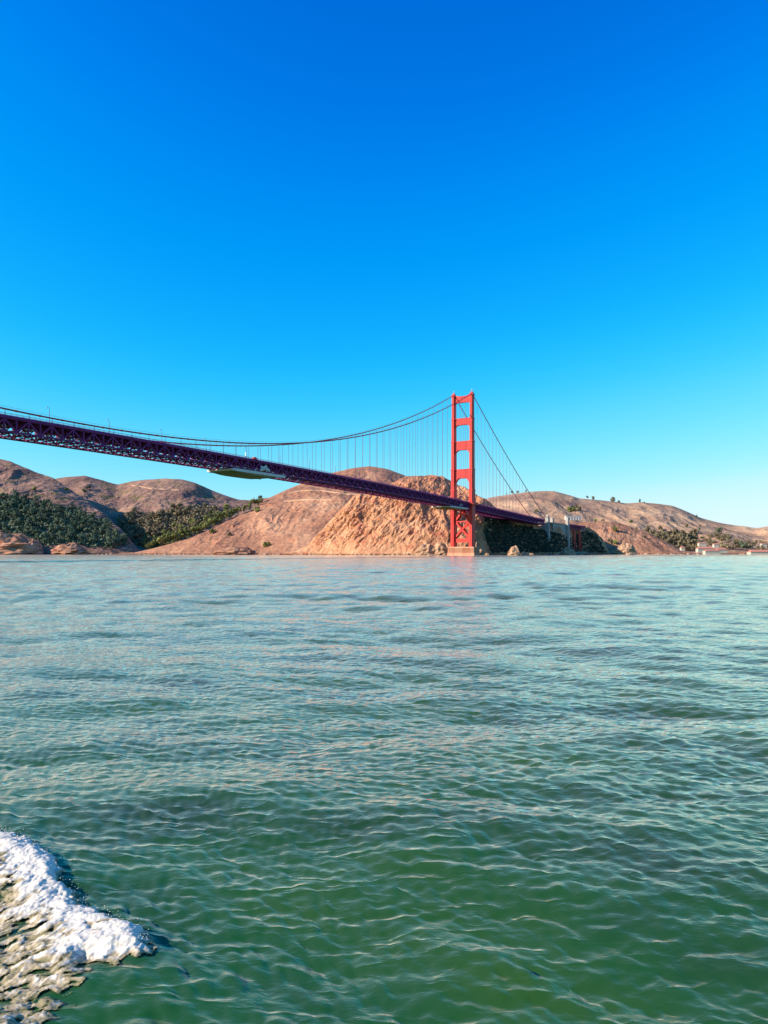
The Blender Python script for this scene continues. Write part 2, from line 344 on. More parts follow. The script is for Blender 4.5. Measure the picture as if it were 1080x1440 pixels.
class Hill:
    """terrain between a shoreline and a ridge, with a back slope, from surveyed columns (x, ridge row, ridge depth, shore depth)"""
    def __init__(s, name, cols, material, prof=1.0, gul=6, gul_w=60, rough=2, zbase=-1.5, step=1.6, rows=90, dy=0, cliff=0, back=500, seed=0, zb_row=None):
        c = np.array(cols, float); a = np.arange(c[0, 0], c[-1, 0] + .01, step)
        def sm(k): 
            v = np.interp(a, c[:, 0], c[:, k]); w = max(3, int(5 / step)); pad = np.pad(v, w, mode='edge')
            ker = np.hanning(2 * w + 1); ker /= ker.sum(); return np.convolve(pad, ker, 'valid')
        cy, Yc, Yb = sm(1), sm(2), sm(3)
        zc = HC + (HY - cy) / F * Yc
        v = np.linspace(0, 1, rows); A, V = np.meshgrid(a, v, indexing='ij')
        Y = Yb[:, None] + (Yc - Yb)[:, None] * V; X = (A - CX) / F * Y
        z = zbase + (zc[:, None] - zbase) * V ** prof if np.isscalar(prof) else zbase + (zc[:, None] - zbase) * np.interp(V, prof[0], prof[1])
        env = np.sin(np.pi * np.clip(V, 0, 1)) ** .6 * np.clip(zc[:, None] / 40, .15, 1)
        wx = X + 25 * fbm(X / 120 + seed, Y / 120, 3)
        z = z + env * gul * (ridged(wx / gul_w + seed, Y / (gul_w * 3.0), 4, .5) - .6) + env * rough * fbm(X / 18 + seed, Y / 18, 4)
        z = z + (1 - env) * .35 * rough * fbm(X / 14 + seed, Y / 14, 3)
        if cliff:
            n = ridged((X - .8 * z) / 26 + seed, (z + .6 * X) / 80 + seed, 5, .62)
            n2 = fbm(X / 12 + z / 14, z / 10 + seed, 4, .6)
            dd = env * cliff * (n - .5 + .45 * n2)
            Y = Y + dd; X = X + .35 * dd
        # back slope
        bv = np.linspace(0, 1, 14)[1:]; Xb = []; 
        Ycr, Xcr, Zcr = Y[:, -1], X[:, -1], z[:, -1]
        YB = Ycr[:, None] + back * bv[None]; XB = Xcr[:, None] * (YB / Ycr[:, None]); ZB = Zcr[:, None] * (1 - bv[None] ** 1.3) - 3 * bv[None]
        X = np.hstack([X, XB]); Y = np.hstack([Y, YB]); z = np.hstack([z, ZB])
        s.X, s.Y, s.Z, s.rows, s.a = X, Y, z, rows, a
        na, nr = X.shape; idx = np.arange(na * nr).reshape(na, nr)
        f = np.stack([idx[:-1, :-1], idx[1:, :-1], idx[1:, 1:], idx[:-1, 1:]], -1).reshape(-1, 4)
        o = link_mesh(name, np.stack([X, Y, z], -1).reshape(-1, 3), f, [material], smooth=False); tag(o, kind='structure'); s.o = o
        s.sx = CX + F * X[:, :rows] / Y[:, :rows]; s.sy = HY - F * (z[:, :rows] - HC) / Y[:, :rows]
    def at(s, a, b):
        """surface point seen in direction (a, b)"""
        d = (s.sx - a) ** 2 + (s.sy - b) ** 2; i, j = np.unravel_index(np.argmin(d), d.shape)
        return Vector((s.X[i, j], s.Y[i, j], s.Z[i, j]))
CC = Hill('far_hill', [(640, 715, 2600, 1850), (668, 706, 2600, 1850), (692, 699, 2600, 1850), (740, 692, 2600, 1850), (760, 690.5, 2600, 1850), (778, 690.5, 2600, 1850), (800, 696, 2600, 1850), (815, 701, 2600, 1850), (850, 704, 2600, 1850), (880, 708, 2600, 1850), (900, 706.5, 2600, 1850), (922, 708, 2600, 1850), (945, 711, 2600, 1850), (965, 719, 2600, 1850), (985, 728, 2600, 1850), (1010, 735, 2600, 1850), (1030, 739, 2600, 1850), (1050, 741, 2600, 1850), (1062, 743, 2600, 1850), (1085, 740, 2600, 1850), (1130, 736, 2600, 1850), (1200, 742, 2600, 1850), (1300, 755, 2600, 1850)],
          M['hill_pale'], gul=16, gul_w=150, rough=1.3, zbase=2, step=2, seed=3)
A2 = Hill('back_hill', [(20, 690, 2500, 1700), (60, 677, 2500, 1700), (90, 671, 2500, 1700), (104, 670, 2500, 1700), (120, 669, 2500, 1700), (135, 673, 2500, 1700), (165, 681.5, 2500, 1700), (185, 677, 2500, 1700), (205, 674.5, 2500, 1700), (232, 673, 2500, 1700), (255, 674, 2500, 1700), (275, 679, 2500, 1700), (295, 688, 2500, 1700), (312, 695, 2500, 1700), (335, 702.5, 2500, 1700), (352, 703.5, 2500, 1700), (375, 700, 2500, 1700), (430, 700, 2500, 1700), (470, 720, 2500, 1700)],
          M['hill_mauve'], gul=13, gul_w=160, rough=3, zbase=-2, step=1.6, seed=8)
A1 = Hill('west_hill', [(-500, 700, 2100, 1500), (-300, 640, 2100, 1500), (-120, 632, 2100, 1500), (-40, 640, 2100, 1500), (0, 645.5, 2100, 1500), (14, 648.5, 2080, 1500), (30, 655.5, 2060, 1500), (50, 664, 2030, 1500), (75, 672, 2000, 1500), (95, 686, 1950, 1510), (120, 703, 1890, 1520), (140, 717, 1840, 1530), (158, 733, 1780, 1540), (175, 752, 1700, 1550), (192, 770, 1620, 1560), (200, 778, 1600, 1570)],
          M['hill_mauve'], prof=((0, .02, .08, .5, 1), (0, .05, .13, .55, 1)), cliff=3, gul=17, gul_w=150, rough=2, zbase=-2, step=1.6, seed=21)
BB = Hill('middle_hill', [(150, 779, 1560, 1500), (190, 777, 1540, 1470), (232, 767, 1540, 1440), (262, 758, 1560, 1420), (295, 745, 1590, 1390), (305, 738, 1600, 1380), (320, 731, 1620, 1370), (345, 721, 1650, 1350), (362, 712, 1690, 1340), (372, 703, 1730, 1330), (400, 690, 1790, 1310), (430, 677.5, 1850, 1290), (470, 664, 1900, 1280), (497, 658, 1930, 1280), (520, 655.5, 1950, 1280), (545, 659.5, 1950, 1280), (570, 669, 1950, 1280), (600, 682, 1900, 1280), (650, 700, 1900, 1280), (700, 716, 1900, 1300)],
          M['hill_brown'], prof=((0, .04, .12, .4, .7, 1), (0, .05, .15, .45, .75, 1)), gul=7, gul_w=85, rough=1.8, zbase=-1.5, step=1.2, rows=130, cliff=2.2, seed=33)
B2 = Hill('rock_headland', [(395, 779.5, 1300, 1262), (415, 776, 1300, 1250), (432, 768, 1300, 1235), (460, 737, 1310, 1190), (480, 716, 1310, 1160), (497, 697, 1315, 1140), (520, 690, 1320, 1122), (545, 683, 1320, 1108), (562, 674, 1320, 1100), (572, 669.5, 1320, 1095), (585, 670, 1320, 1090), (605, 668.5, 1320, 1085), (622, 670.5, 1320, 1080), (635, 677, 1325, 1078), (648, 684, 1310, 1076), (660, 690, 1285, 1080), (672, 697.5, 1215, 1098), (686, 704, 1208, 1125), (700, 716, 1228, 1155), (722, 732, 1256, 1198), (745, 737, 1300, 1248), (770, 742, 1352, 1302), (786, 741.5, 1402, 1350), (800, 741, 1494, 1444), (807, 741, 1548, 1497), (815, 741, 1592, 1542), (826, 741.5, 1650, 1600), (838, 748, 1664, 1622), (848, 759, 1671, 1638), (856, 776, 1678, 1652), (860, 780, 1684, 1660)],
          M['cliff'], prof=((0, .03, .2, .5, .8, 1), (0, .06, .32, .66, .9, 1)), gul=11, gul_w=48, rough=2.5, zbase=-1.5, step=.9, rows=190, cliff=9, back=260, seed=41)
DD = Hill('east_spur', [(740, 740, 1840, 1680), (770, 736, 1840, 1680), (800, 735, 1840, 1680), (830, 734, 1840, 1680), (850, 733, 1840, 1680), (868, 734.5, 1840, 1680), (885, 740, 1835, 1680), (905, 748, 1825, 1680), (925, 756, 1815, 1674), (945, 766, 1805, 1676), (960, 774, 1800, 1678), (980, 776.2, 1805, 1680), (1080, 776.2, 1835, 1680), (1300, 776.5, 1800, 1690)],
          M['hill_brown'], prof=((0, .1, 1), (0, .16, 1)), gul=5, gul_w=50, rough=2, zbase=-1, step=1.4, rows=90, cliff=3, seed=55)

def trail(hill, pts, wdt, label):
    P = []
    for (x0, y0), (x1, y1) in zip(pts[:-1], pts[1:]):
        n = max(2, int(abs(x1 - x0) / 2.2)); P += [hill.at(x0 + (x1 - x0) * k / n, y0 + (y1 - y0) * k / n) for k in range(n)]
    P = [sum((P[min(max(i + d, 0), len(P) - 1)] for d in (-2, -1, 0, 1, 2)), Vector()) / 5 for i in range(len(P))]
    V = []; Fc = []
    for i, p in enumerate(P): V += [p + Vector((0, -wdt * .5, .9)), p + Vector((0, wdt * .7, 2.2)), p + Vector((0, -wdt, -2.5))]
    for i in range(len(P) - 1): Fc += [[3 * i, 3 * i + 3, 3 * i + 4, 3 * i + 1], [3 * i + 2, 3 * i + 5, 3 * i + 3, 3 * i]]
    tag(link_mesh('trail', V, Fc, [M['rock']]), kind='structure')
trail(BB, [(404, 694), (425, 690), (450, 690), (480, 694), (508, 696)], 5, '')
trail(BB, [(398, 705), (430, 703), (470, 703)], 3.5, '')
trail(A2, [(183, 682), (215, 687), (255, 690)], 5, '')
trail(A1, [(2, 697), (20, 695), (38, 691), (58, 684)], 4, '')
# ------------------------------------------------------------------ the bridge
PHI = 0.50908; SN, CS = math.sin(PHI), math.cos(PHI)
BX, BY = 110.74, 1028.2
bridge = empty('suspension_bridge', (BX, BY, 0), math.atan2(-CS, -SN))
tag(bridge, 'red orange suspension bridge with one tall portal tower standing at the rocky headland', 'bridge')
# bridge frame: x along the deck towards the open strait, y towards the side nearest the camera
_DL = np.array([-700, -500, -352, -22, 70, 250, 432, 605, 700, 900.]); _DH = np.array([60, 61.5, 63.0, 72.9, 75.6, 79.2, 81.2, 82.2, 82.3, 81.5])
def deck(L): return float(np.interp(L, _FL, _FH))
_FL = np.arange(-700, 901, 5.); _FH = np.convolve(np.pad(np.interp(_FL, _DL, _DH), 12, mode='reflect', reflect_type='odd'), np.hanning(27)[1:-1] / np.hanning(27).sum(), 'valid')
_c = np.polyfit([-100, 0, 110, 150, 219, 296, 364, 432, 504, 552, 605, 650, 696, 760], [272, 226, 182, 168, 147.3, 127, 111.5, 99, 90.9, 87.6, 86.0, 85.8, 86.0, 88.5], 4)
def cable_main(L): return float(np.polyval(_c, L)) + (226.5 - float(np.polyval(_c, 0))) * max(0, 1 - abs(L) / 60)
_cs = np.polyfit([0, -102, -167, -260, -352], [226.5, 175.2, 143.5, 103.5, 68.0], 3)
def cable_side(L): return float(np.polyval(_cs, L)) + (226.5 - float(np.polyval(_cs, 0))) * max(0, 1 + L / 60)
WC = 13.7
def leg_profile():
    return [(12, 5.6, 12.6), (60, 5.5, 12.0), (92, 5.2, 11.2), (121, 4.7, 10.0), (160, 4.3, 9.0), (192, 3.9, 8.0), (224, 3.5, 7.2)]
def plus(a, b, k=.26):   # cruciform plan, a across the deck (y), b along it (x)
    ya, xa = a / 2, b / 2; yi, xi = ya * (1 - k), xa * (1 - k)
    return [(xa, -yi), (xa, yi), (xi, yi), (xi, ya), (-xi, ya), (-xi, yi), (-xa, yi), (-xa, -yi), (-xi, -yi), (-xi, -ya), (xi, -ya), (xi, -yi)]
for sgn in (1, -1):
    mb = MB(); pr = leg_profile()
    for (z0, a, b), (z1, _, _) in zip(pr[:-1], pr[1:]):
        p = plus(a, b, .16); mb.quadbox([(x, y + sgn * WC, z0) for x, y in p], [(x, y + sgn * WC, z1) for x, y in p])
        mb.box(-b / 2 - .35, b / 2 + .35, sgn * WC - a / 2 - .25, sgn * WC + a / 2 + .25, z1 - 1.1, z1 + .002 * z1)
        for fx in (-1, 1):
            mb.box(fx * (b / 2 + .12) - .14, fx * (b / 2 + .12) + .14, sgn * WC - .35, sgn * WC + .35, z0, z1 - 1.3)
    leg = mb.build('tower_leg', M['orange'], bridge)
    mb = MB()
    mb.box(-3.3, 3.3, sgn * WC - 2.3, sgn * WC + 2.3, 224.5, 226.2); mb.box(-2.2, 2.2, sgn * WC - 1.5, sgn * WC + 1.5, 226.2, 228.2)
    mb.tube([(0, sgn * WC, 228.2), (0, sgn * WC, 230.8)], .45, 8)
    mb.build('saddle_housing', M['orange'], leg)
    mb = MB(); mb.tube([(0, sgn * WC, 230.8), (0, sgn * WC, 231.4), (0, sgn * WC, 232.2)], [.6, .75, .2], 8); mb.build('beacon', M['lampglass'], leg)
    if True:
        mb = MB()      # balcony carrying the sidewalk round the outside of the leg
        y0, y1 = sorted((sgn * (WC + 2.9), sgn * (WC + 5.6)))
        mb.box(-9, 9, y0, y1, 70.6, 72.6); mb.box(-9, 9, sgn * (WC + 5.6) - .1, sgn * (WC + 5.6) + .1, 72.6, 74.2)
        mb.box(-9, -6.2, *sorted((sgn * (WC - .5), sgn * (WC + 2.9))), 70.6, 72.6); mb.box(6.2, 9, *sorted((sgn * (WC - .5), sgn * (WC + 2.9))), 70.6, 72.6)
        mb.build('balcony', M['orange'], leg)
def arc(cy, cz, r, a0, a1, n=7): return [(cy + r * math.cos(R(a0 + (a1 - a0) * i / n)), cz + r * math.sin(R(a0 + (a1 - a0) * i / n))) for i in range(n + 1)]
for k, (z0, z1, hy, rl, ru, th) in enumerate([(214.6, 223.4, 11.9, 4.5, 0, 3.6), (183.2, 192.6, 11.7, 6.5, 2.0, 4.2), (148.0, 160.4, 11.4, 8.5, 2.0, 4.8), (108.3, 121.0, 11.1, 12.5, 2.2, 5.6)]):
    poly = []
    ry = min(rl, 7)
    n = 8                                        # lower right haunch, elliptical
    hl = [(hy - ry + ry * math.sin(R(90 * i / n)), z0 - rl * (1 - math.cos(R(90 * i / n)))) for i in range(n + 1)]
    if ru: hu = [(hy - ru * (1 - math.cos(R(90 * i / 5))) * 1.0, z1 + ru * (1 - math.sin(R(90 * i / 5)))) for i in range(6)]
    else: hu = [(hy, z1 + 2.6), (hy - 2, z1 + 1.6), (hy - 5, z1 + .5), (hy - 8, z1)]
    right = hl + hu; left = [(-y, z) for y, z in right][::-1]
    mb = MB(); mb.prism_x((right + left)[::-1], -th / 2, th / 2)
    for i in range(-3, 4):                       # fluted face
        for fx in (-1, 1):
            mb.box(fx * (th / 2 + .10) - .12, fx * (th / 2 + .10) + .12, i * 2.75 - .22, i * 2.75 + .22, z0 + .6, z1 - .5)
    mb.box(-th / 2 - .3, th / 2 + .3, -hy, hy, z0 + .02, z0 + .55); mb.box(-th / 2 - .3, th / 2 + .3, -hy, hy, z1 - .5, z1 - .02)
    mb.build('portal_strut', M['orange'], bridge)
mb = MB()
def xb(y0, z0, y1, z1, w=2.6, d=4.2): 
    for sx in (-3.0, 3.0):
        mb.beam((sx, y0, z0), (sx, y1, z1), w, 1.2, up=(1, 0, 0))
xb(-11, 47.5, 3.2, 66); xb(11, 47.5, -3.2, 66); xb(-11.2, 24.5, 11.2, 48.5); xb(11.2, 24.5, -11.2, 48.5)
for sx in (-3, 3):
    mb.box(sx - .7, sx + .7, -10.6, 10.6, 18.5, 23.5); mb.box(sx - .55, sx + .55, -10.6, 10.6, 46.6, 48.4)
    mb.box(sx - .55, sx + .55, -10.6, 10.6, 64.2, 66.0)
    mb.quadbox([(sx - .6, 4, 18.6), (sx + .6, 4, 18.6), (sx + .6, 10.8, 18.6), (sx - .6, 10.8, 18.6)][::1], [(sx - .6, 10.0, 32), (sx + .6, 10.0, 32), (sx + .6, 10.8, 32), (sx - .6, 10.8, 32)])
mb.box(-2.3, 2.3, -10.5, 10.5, 19.0, 20.0)
mb.build('cross_bracing', M['orange'], bridge)
mb = MB()
mb.box(-9, 9, -20.6, 20.6, -6, 3.6); mb.box(-8, 8, -19.6, 19.6, 3.6, 10.4); mb.box(-8.6, 8.6, -20.1, 20.1, 10.4, 11.4)
mb.box(-6.6, 6.6, -18.3, 18.3, 11.4, 12.2)
for i in range(-17, 18):
    for fx in (-1, 1): mb.box(fx * 8.2 - .22, fx * 8.2 + .22, i * 1.08 - .26, i * 1.08 + .26, 3.6, 10.4)
for i in range(-6, 7):
    for fy in (-1, 1): mb.box(i * 1.15 - .26, i * 1.15 + .26, fy * 19.8 - .22, fy * 19.8 + .22, 3.6, 10.4)
mb.build('tower_pier', M['pier'], bridge)
# cables and suspender ropes
for sgn in (1, -1):
    pts = [(L, sgn * WC, cable_side(L)) for L in np.arange(-352, 0, 8)] + [(0, sgn * WC, 227.0)] + [(L, sgn * WC, cable_main(L)) for L in np.arange(6, 901, 8)]
    mb = MB(); mb.tube(pts, .50, 8)
    for L in np.arange(-350 + 7.62 * 2, 895, 15.24):
        z = cable_main(L) if L > 0 else cable_side(L); d = .8; z2 = cable_main(L + d) if L > 0 else cable_side(L + d)
        mb.tube([(L, sgn * WC, z), (L + d, sgn * WC, z2)], .68, 8)
    for o_ in (-.5, .5):                                       # hand ropes of the cable walkway
        mb.tube([(x, y + o_, z + 1.55) for x, y, z in pts], .035, 3)
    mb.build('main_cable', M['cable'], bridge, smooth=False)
ropes = []
for sgn in (1, -1):
    for k in range(-22, 58):
        L = k * 15.24 + (7.62 if k > 0 else -4)
        if k == 0 or L < -340: continue
        zt = cable_main(L) if L > 0 else cable_side(L); zb = deck(L) - 1.4
        if zt - zb < 1.2: continue
        X = BX - L * SN + sgn * WC * CS; Y = BY - L * CS - sgn * WC * SN
        ropes.append((math.hypot(X, Y) / (zt - zb), L, sgn, zb, zt, X / Y > -.55))
ropes.sort(key=lambda r: (not r[5], r[0]))
rest = MB()
for i, (_, L, sgn, zb, zt, vis) in enumerate(ropes):
    m_ = MB() if i < 99 else rest
    for dx in (-.28, .28): m_.tube([(L + dx, sgn * WC, zb), (L + dx, sgn * WC, zt)], .085, 4)
    for z in (zb + .8,): m_.box(L - .45, L + .45, sgn * WC - .12, sgn * WC + .12, z - .25, z + .25)
    if i < 99: m_.build('suspender_rope', M['rope'], bridge)
tag(rest.build('suspender_rope', M['rope'], bridge), kind='stuff')
# deck
NODES = [(-45 + i) * 7.62 for i in range(163)]
def gaps(L0, L1, lo=-7.2, hi=7.2): return L1 > lo and L0 < hi
for sgn in (1, -1):
    mb = MB(); y = sgn * 12.9
    for i, (a, b) in enumerate(zip(NODES[:-1], NODES[1:])):
        za, zb = deck(a), deck(b)
        mb.beam((a, y, za - 1.5), (b, y, zb - 1.5), .8, .9); mb.beam((a, y, za - 9.0), (b, y, zb - 9.0), .8, .9)
        mb.beam((a, y, za - 8.6), (a, y, za - 1.9), .8, .8)
        if i % 2: mb.beam((a, y, za - 8.8), (b, y, zb - 1.7), .85, .8)
        else: mb.beam((a, y, za - 1.7), (b, y, zb - 8.8), .85, .8)
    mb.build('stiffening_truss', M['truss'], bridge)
    mb = MB(); y = sgn * 13.55
    for i, (a, b) in enumerate(zip(NODES[:-1], NODES[1:])):
        if gaps(a, b): continue
        za, zb = deck(a), deck(b)
        mb.beam((a, y, za + 1.32), (b, y, zb + 1.32), .16, .14); mb.beam((a, y, za + .2), (b, y, zb + .2), .10, .12)
        n = 14 if sgn > 0 else 6
        for k in range(n):
            f_ = k / n; x = a + (b - a) * f_; z = za + (zb - za) * f_; w = .13 if k % 7 == 0 else .045
            mb.box(x - w, x + w, y - .04, y + .04, z + .02, z + 1.26)
    mb.build('railing', M['truss'], bridge)
mb = MB()
for a, b in zip(NODES[:-1], NODES[1:]):
    za, zb = deck(a), deck(b); w = 10.2 if gaps(a, b) else 13.7
    def slab(w0, w1, t0, t1): mb.quadbox([(a, w0, za + t0), (b, w0, zb + t0), (b, w1, zb + t0), (a, w1, za + t0)], [(a, w0, za + t1), (b, w0, zb + t1), (b, w1, zb + t1), (a, w1, za + t1)])
    mb.mi = 0; slab(-w, w, -.55, -.25)
    mb.mi = 1; slab(-9.4, 9.4, -.246, -.02)
    if w > 11:
        mb.mi = 2; slab(9.5, w - .05, -.246, .0); slab(-w + .05, -9.5, -.246, .0); mb.mi = 0
        slab(w + .002, w + .25, -1.55, .05); slab(-w - .25, -w - .002, -1.55, .05)
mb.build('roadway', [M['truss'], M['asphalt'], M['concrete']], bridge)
mb = MB()
for i, a in enumerate(NODES):
    z = deck(a)
    mb.box(a - .3, a + .3, -12.4, 12.4, z - 3.7, z - .56)
    for y in (-6, 0, 6): mb.beam((a, y, z - 2.3), (a, y + 3, z - 4.6), .25, .25) if i % 2 else None
    mb.beam((a, -12.4, z - 2.4), (a, 0, z - 8.6), .5, .5); mb.beam((a, 12.4, z - 2.4), (a, 0, z - 8.6), .5, .5)
    if a < 895: mb.beam((a, -12.4, z - 8.9), (a, 12.4, z - 8.9), .45, .6)
for y in (-8, -4, 0, 4, 8):
    for a, b in zip(NODES[:-1], NODES[1:]): mb.beam((a, y, deck(a) - 1.0), (b, y, deck(b) - 1.2), .3, 1.2)
mb.build('floor_beams', M['truss'], bridge)
mb = MB()
for i in range(0, len(NODES) - 2, 2):
    a, c, b = NODES[i], NODES[i + 1], NODES[i + 2]
    for sy in (-1, 1):
        mb.beam((a, 0, deck(a) - 9.1), (c, sy * 12.4, deck(c) - 9.1), .7, .5); mb.beam((c, sy * 12.4, deck(c) - 9.1), (b, 0, deck(b) - 9.1), .7, .5)
    for y in (-4.5, 4.5): mb.beam((a, y, deck(a) - 8.4), (b, y, deck(b) - 8.4), .35, .35)
    mb.beam((a, 9.6, deck(a) - 8.75), (b, 9.6, deck(b) - 8.75), 1.6, .08); mb.beam((a, -9.6, deck(a) - 8.75), (b, -9.6, deck(b) - 8.75), 1.6, .08)
mb.mi = 1  # pale plates added to imitate sunlit flecks under the deck
for i, a in enumerate(NODES[:-1]):
    rr = random.Random(i)
    if a > 430:
        for k in range(3): y = rr.uniform(3, 12.2); x = a + rr.uniform(0, 7); z = deck(x) - rr.choice((8.2, 8.3, 5.6, 7.4)); mb.box(x, x + rr.uniform(1, 3), y - .5, y + .5, z, z + rr.uniform(.3, .9))
    elif i % 2: mb.box(a - .9, a + .9, 11.2, 12.35, deck(a) - 5.6, deck(a) - 5.0)
    mb.box(a - .3, a + 1.6, 9, 12.6, deck(a) - 8.2, deck(a) - 7.9)
mb.build('bracing_sun_flecks', [M['truss'], M['tarp']], bridge)
# pylons and approach
def ground_z(L, w):
    X = BX - L * SN + w * CS; Y = BY - L * CS - w * SN
    i, j = np.unravel_index(np.argmin((B2.X - X) ** 2 + (B2.Y - Y) ** 2), B2.X.shape); return float(B2.Z[i, j])
def pylon(L, ztop, zbot):
    mb = MB()
    for sg in (1, -1):
        y = sg * 15.4
        for (z0, z1, a, b) in ((zbot, 38, 8.6, 10.5), (38, ztop - 16, 7.4, 9.2), (ztop - 16, ztop - 3, 6.2, 7.6), (ztop - 3, ztop, 4.6, 5.6)):
            if z1 <= z0: continue
            p = plus(a, b, .18); mb.quadbox([(L + x, y + q, z0) for x, q in p], [(L + x, y + q, z1) for x, q in p])
    mb.box(L - 3, L + 3, -12.5, 12.5, zbot, deck(L) - 10)
    mb.build('concrete_pylon', M['concrete'], bridge)
pylon(-354, 72, 6); pylon(-488, 74, 12)
mb = MB(); mb.box(-483, -398, -13, 13.2, 44, 58.5); mb.box(-483, -462, -12.4, 13.8, 30, 50); mb.box(-440, -398, -12.2, 13.7, 33, 50.5); mb.box(-483, -360, -14.0, 14.4, 58.6, 60.2)
mb.build('anchorage_block', M['concrete'], bridge)
mb = MB()
for i in range(22):
    a, b = -493 - i * 7, -493 - (i + 1) * 7
    for y in (-10.5, 10.5):
        mb.beam((a, y, 58.5), (b, y, 58.5), .8, 1.0); mb.beam((a, y, 52.5), (b, y, 52.5), .8, .8)
        mb.beam((a, y, 52.7), (a, y, 58.2), .5, .5); mb.beam((a, y, 52.7 if i % 2 else 58.2), (b, y, 58.2 if i % 2 else 52.7), .5, .5)
mb.box(-647, -492, -13, 13, 59.3, 60.2); mb.box(-647, -492, 12.8, 13, 60.2, 61.6); mb.box(-647, -492, -13, -12.8, 60.2, 61.6)
mb.build('approach_span', M['truss'], bridge)
for L in (-518, -560, -602):
    mb = MB(); g = -3
    for sx in (-5, 5):
        for y in (-10, 10): mb.beam((L + sx * 1.2, y * 1.25, max(g, 2)), (L + sx, y, 52.2), 2.0, 2.0)
    zs = [8, 19, 30, 41, 52]
    for z0, z1 in zip(zs[:-1], zs[1:]):
        for y in (-11, 11):
            mb.beam((L - 5.3, y, z0), (L + 5.3, y, z1), 1.1, 1.1); mb.beam((L + 5.3, y, z0), (L - 5.3, y, z1), 1.1, 1.1); mb.beam((L - 5.4, y, z1), (L + 5.4, y, z1), .6, .6)
        for sx in (-5.3, 5.3):
            mb.beam((L + sx, -11, z0), (L + sx, 11, z1), .55, .55); mb.beam((L + sx, 11, z0), (L + sx, -11, z1), .55, .55); mb.beam((L + sx, -11, z1), (L + sx, 11, z1), .6, .6)
    mb.build('steel_bent', M['orange'], bridge)

# ------------------------------------------------------------------ things on the deck
def B2W(L, w, z): return Vector((BX - L * SN + w * CS, BY - L * CS - w * SN, z))
BRZ = math.atan2(-CS, -SN)
def L_of(pxv, w=13.2):
    k = (pxv - CX) / F; return (BX + w * CS - k * (BY - w * SN)) / (SN - k * CS)
lamp0 = empty('street_lamp'); 
mb = MB(); mb.tube([(0, 0, 0), (0, 0, 1.2), (0, 0, 8.2)], [.24, .16, .11], 8); mb.build('lamp_post', M['truss'], lamp0)
mb = MB(); mb.tube([(0, 0, 8.2), (.15, 0, 8.9), (.6, 0, 9.3), (1.2, 0, 9.35), (1.7, 0, 9.1)], .085, 6); mb.build('lamp_arm', M['truss'], lamp0)
mb = MB(); mb.tube([(1.7, 0, 9.1), (1.75, 0, 8.85), (1.8, 0, 8.45)], [.16, .34, .26], 8); mb.build('lamp_head', M['lampglass'], lamp0)
def copy_tree(o, parent=None):
    c = o.copy(); COL.objects.link(c)
    if parent is not None: c.parent = parent; c.matrix_parent_inverse = Matrix()
    for ch in list(o.children): copy_tree(ch, c)
    return c
ords = ['leftmost', 'second', 'third', 'fourth', 'fifth', 'sixth', 'seventh', 'eighth', 'ninth', 'tenth', 'eleventh', 'twelfth']
lamps = [L_of(q) for q in (70, 154, 228, 290, 346, 394, 435.5, 472)]
while lamps[-1] > 120: lamps.append(lamps[-1] - 46)
for i, L in enumerate(lamps):
    o = lamp0 if i == 0 else copy_tree(lamp0)
    o.location = B2W(L, 13.0, deck(L)); o.rotation_euler = (0, 0, BRZ)
    lab = '%s lamp post from the left on the near edge of the bridge deck' % ords[min(i, 11)] if i else 'leftmost curved lamp post on the near edge of the bridge deck'
    tag(o, lab, 'street lamp', 'lamp posts along the bridge deck')
# work platforms slung under the deck
def platform(L0, L1, name, label, ztop, h, wy):
    root = empty(name, B2W((L0 + L1) / 2, 0, ztop - h), BRZ); tag(root, label, 'work platform', 'work platforms slung under the bridge')
    hl = (L1 - L0) / 2; mb = MB(); n = 10
    sec = []
    for i in range(n + 1):
        x = -hl + 2 * hl * i / n; e = 1 - abs(2 * i / n - 1) ** 4; sec.append((x, e))
    for (x0, e0), (x1, e1) in zip(sec[:-1], sec[1:]):
        mb.quadbox([(x0, -wy, h * (1 - .75 * e0)), (x1, -wy, h * (1 - .75 * e1)), (x1, wy, h * (1 - .75 * e1)), (x0, wy, h * (1 - .75 * e0))],
                   [(x0, -wy, h), (x1, -wy, h), (x1, wy, h), (x0, wy, h)])
    mb.build('deck_boards', M['tarp_dk'], root)
    mb = MB()
    for y in (-wy - .15, wy + .15): mb.box(-hl, hl, y - .12, y + .12, h * .62, h + .9)
    mb.box(hl - .1, hl + 2.5, -wy, wy, h * .7, h + .6); mb.build('side_sheet', M['tarp'], root)
    for i in range(9):
        for y in (-wy, wy): mb = MB(); x = -hl + 2 * hl * i / 8; mb.beam((x, y, h), (x, y * .8, h + 4.2), .14, .14); mb.build('hanger', M['steel'], root)
    return root
La, Lb = L_of(384, 0), L_of(312, 0)
platform(La, Lb, 'work_platform', 'long tan sheeted work platform slung under mid span of the bridge', deck((La + Lb) / 2) - 10.4, 3.2, 13.5)
platform(14, 72, 'work_platform', 'pale work platform slung under the deck just left of the tower', deck(40) - 10.2, 2.2, 13.5)
def bundle(L, w, z, s, name, label, cat, mt, seed, grp=None, n=7, el=1.5):
    rs = random.Random(seed); root = MB()
    for i in range(n):
        c = Vector((rs.uniform(-s, s) * el, rs.uniform(-.4, .4), rs.uniform(-s, s) * .6)); r = s * rs.uniform(.3, .55)
        k = 7; pts = [(c.x, c.y, c.z - r), (c.x + .1 * r, c.y, c.z - r * .4), (c.x, c.y + .1, c.z + r * .3), (c.x, c.y, c.z + r)]
        root.tube(pts, [r * .5, r * rs.uniform(.8, 1.1), r * rs.uniform(.7, 1), r * .3], k)
    o = root.build(name, mt, None); o.location = B2W(L, w, z); o.rotation_euler = (0, 0, BRZ); tag(o, label, cat, grp); return o
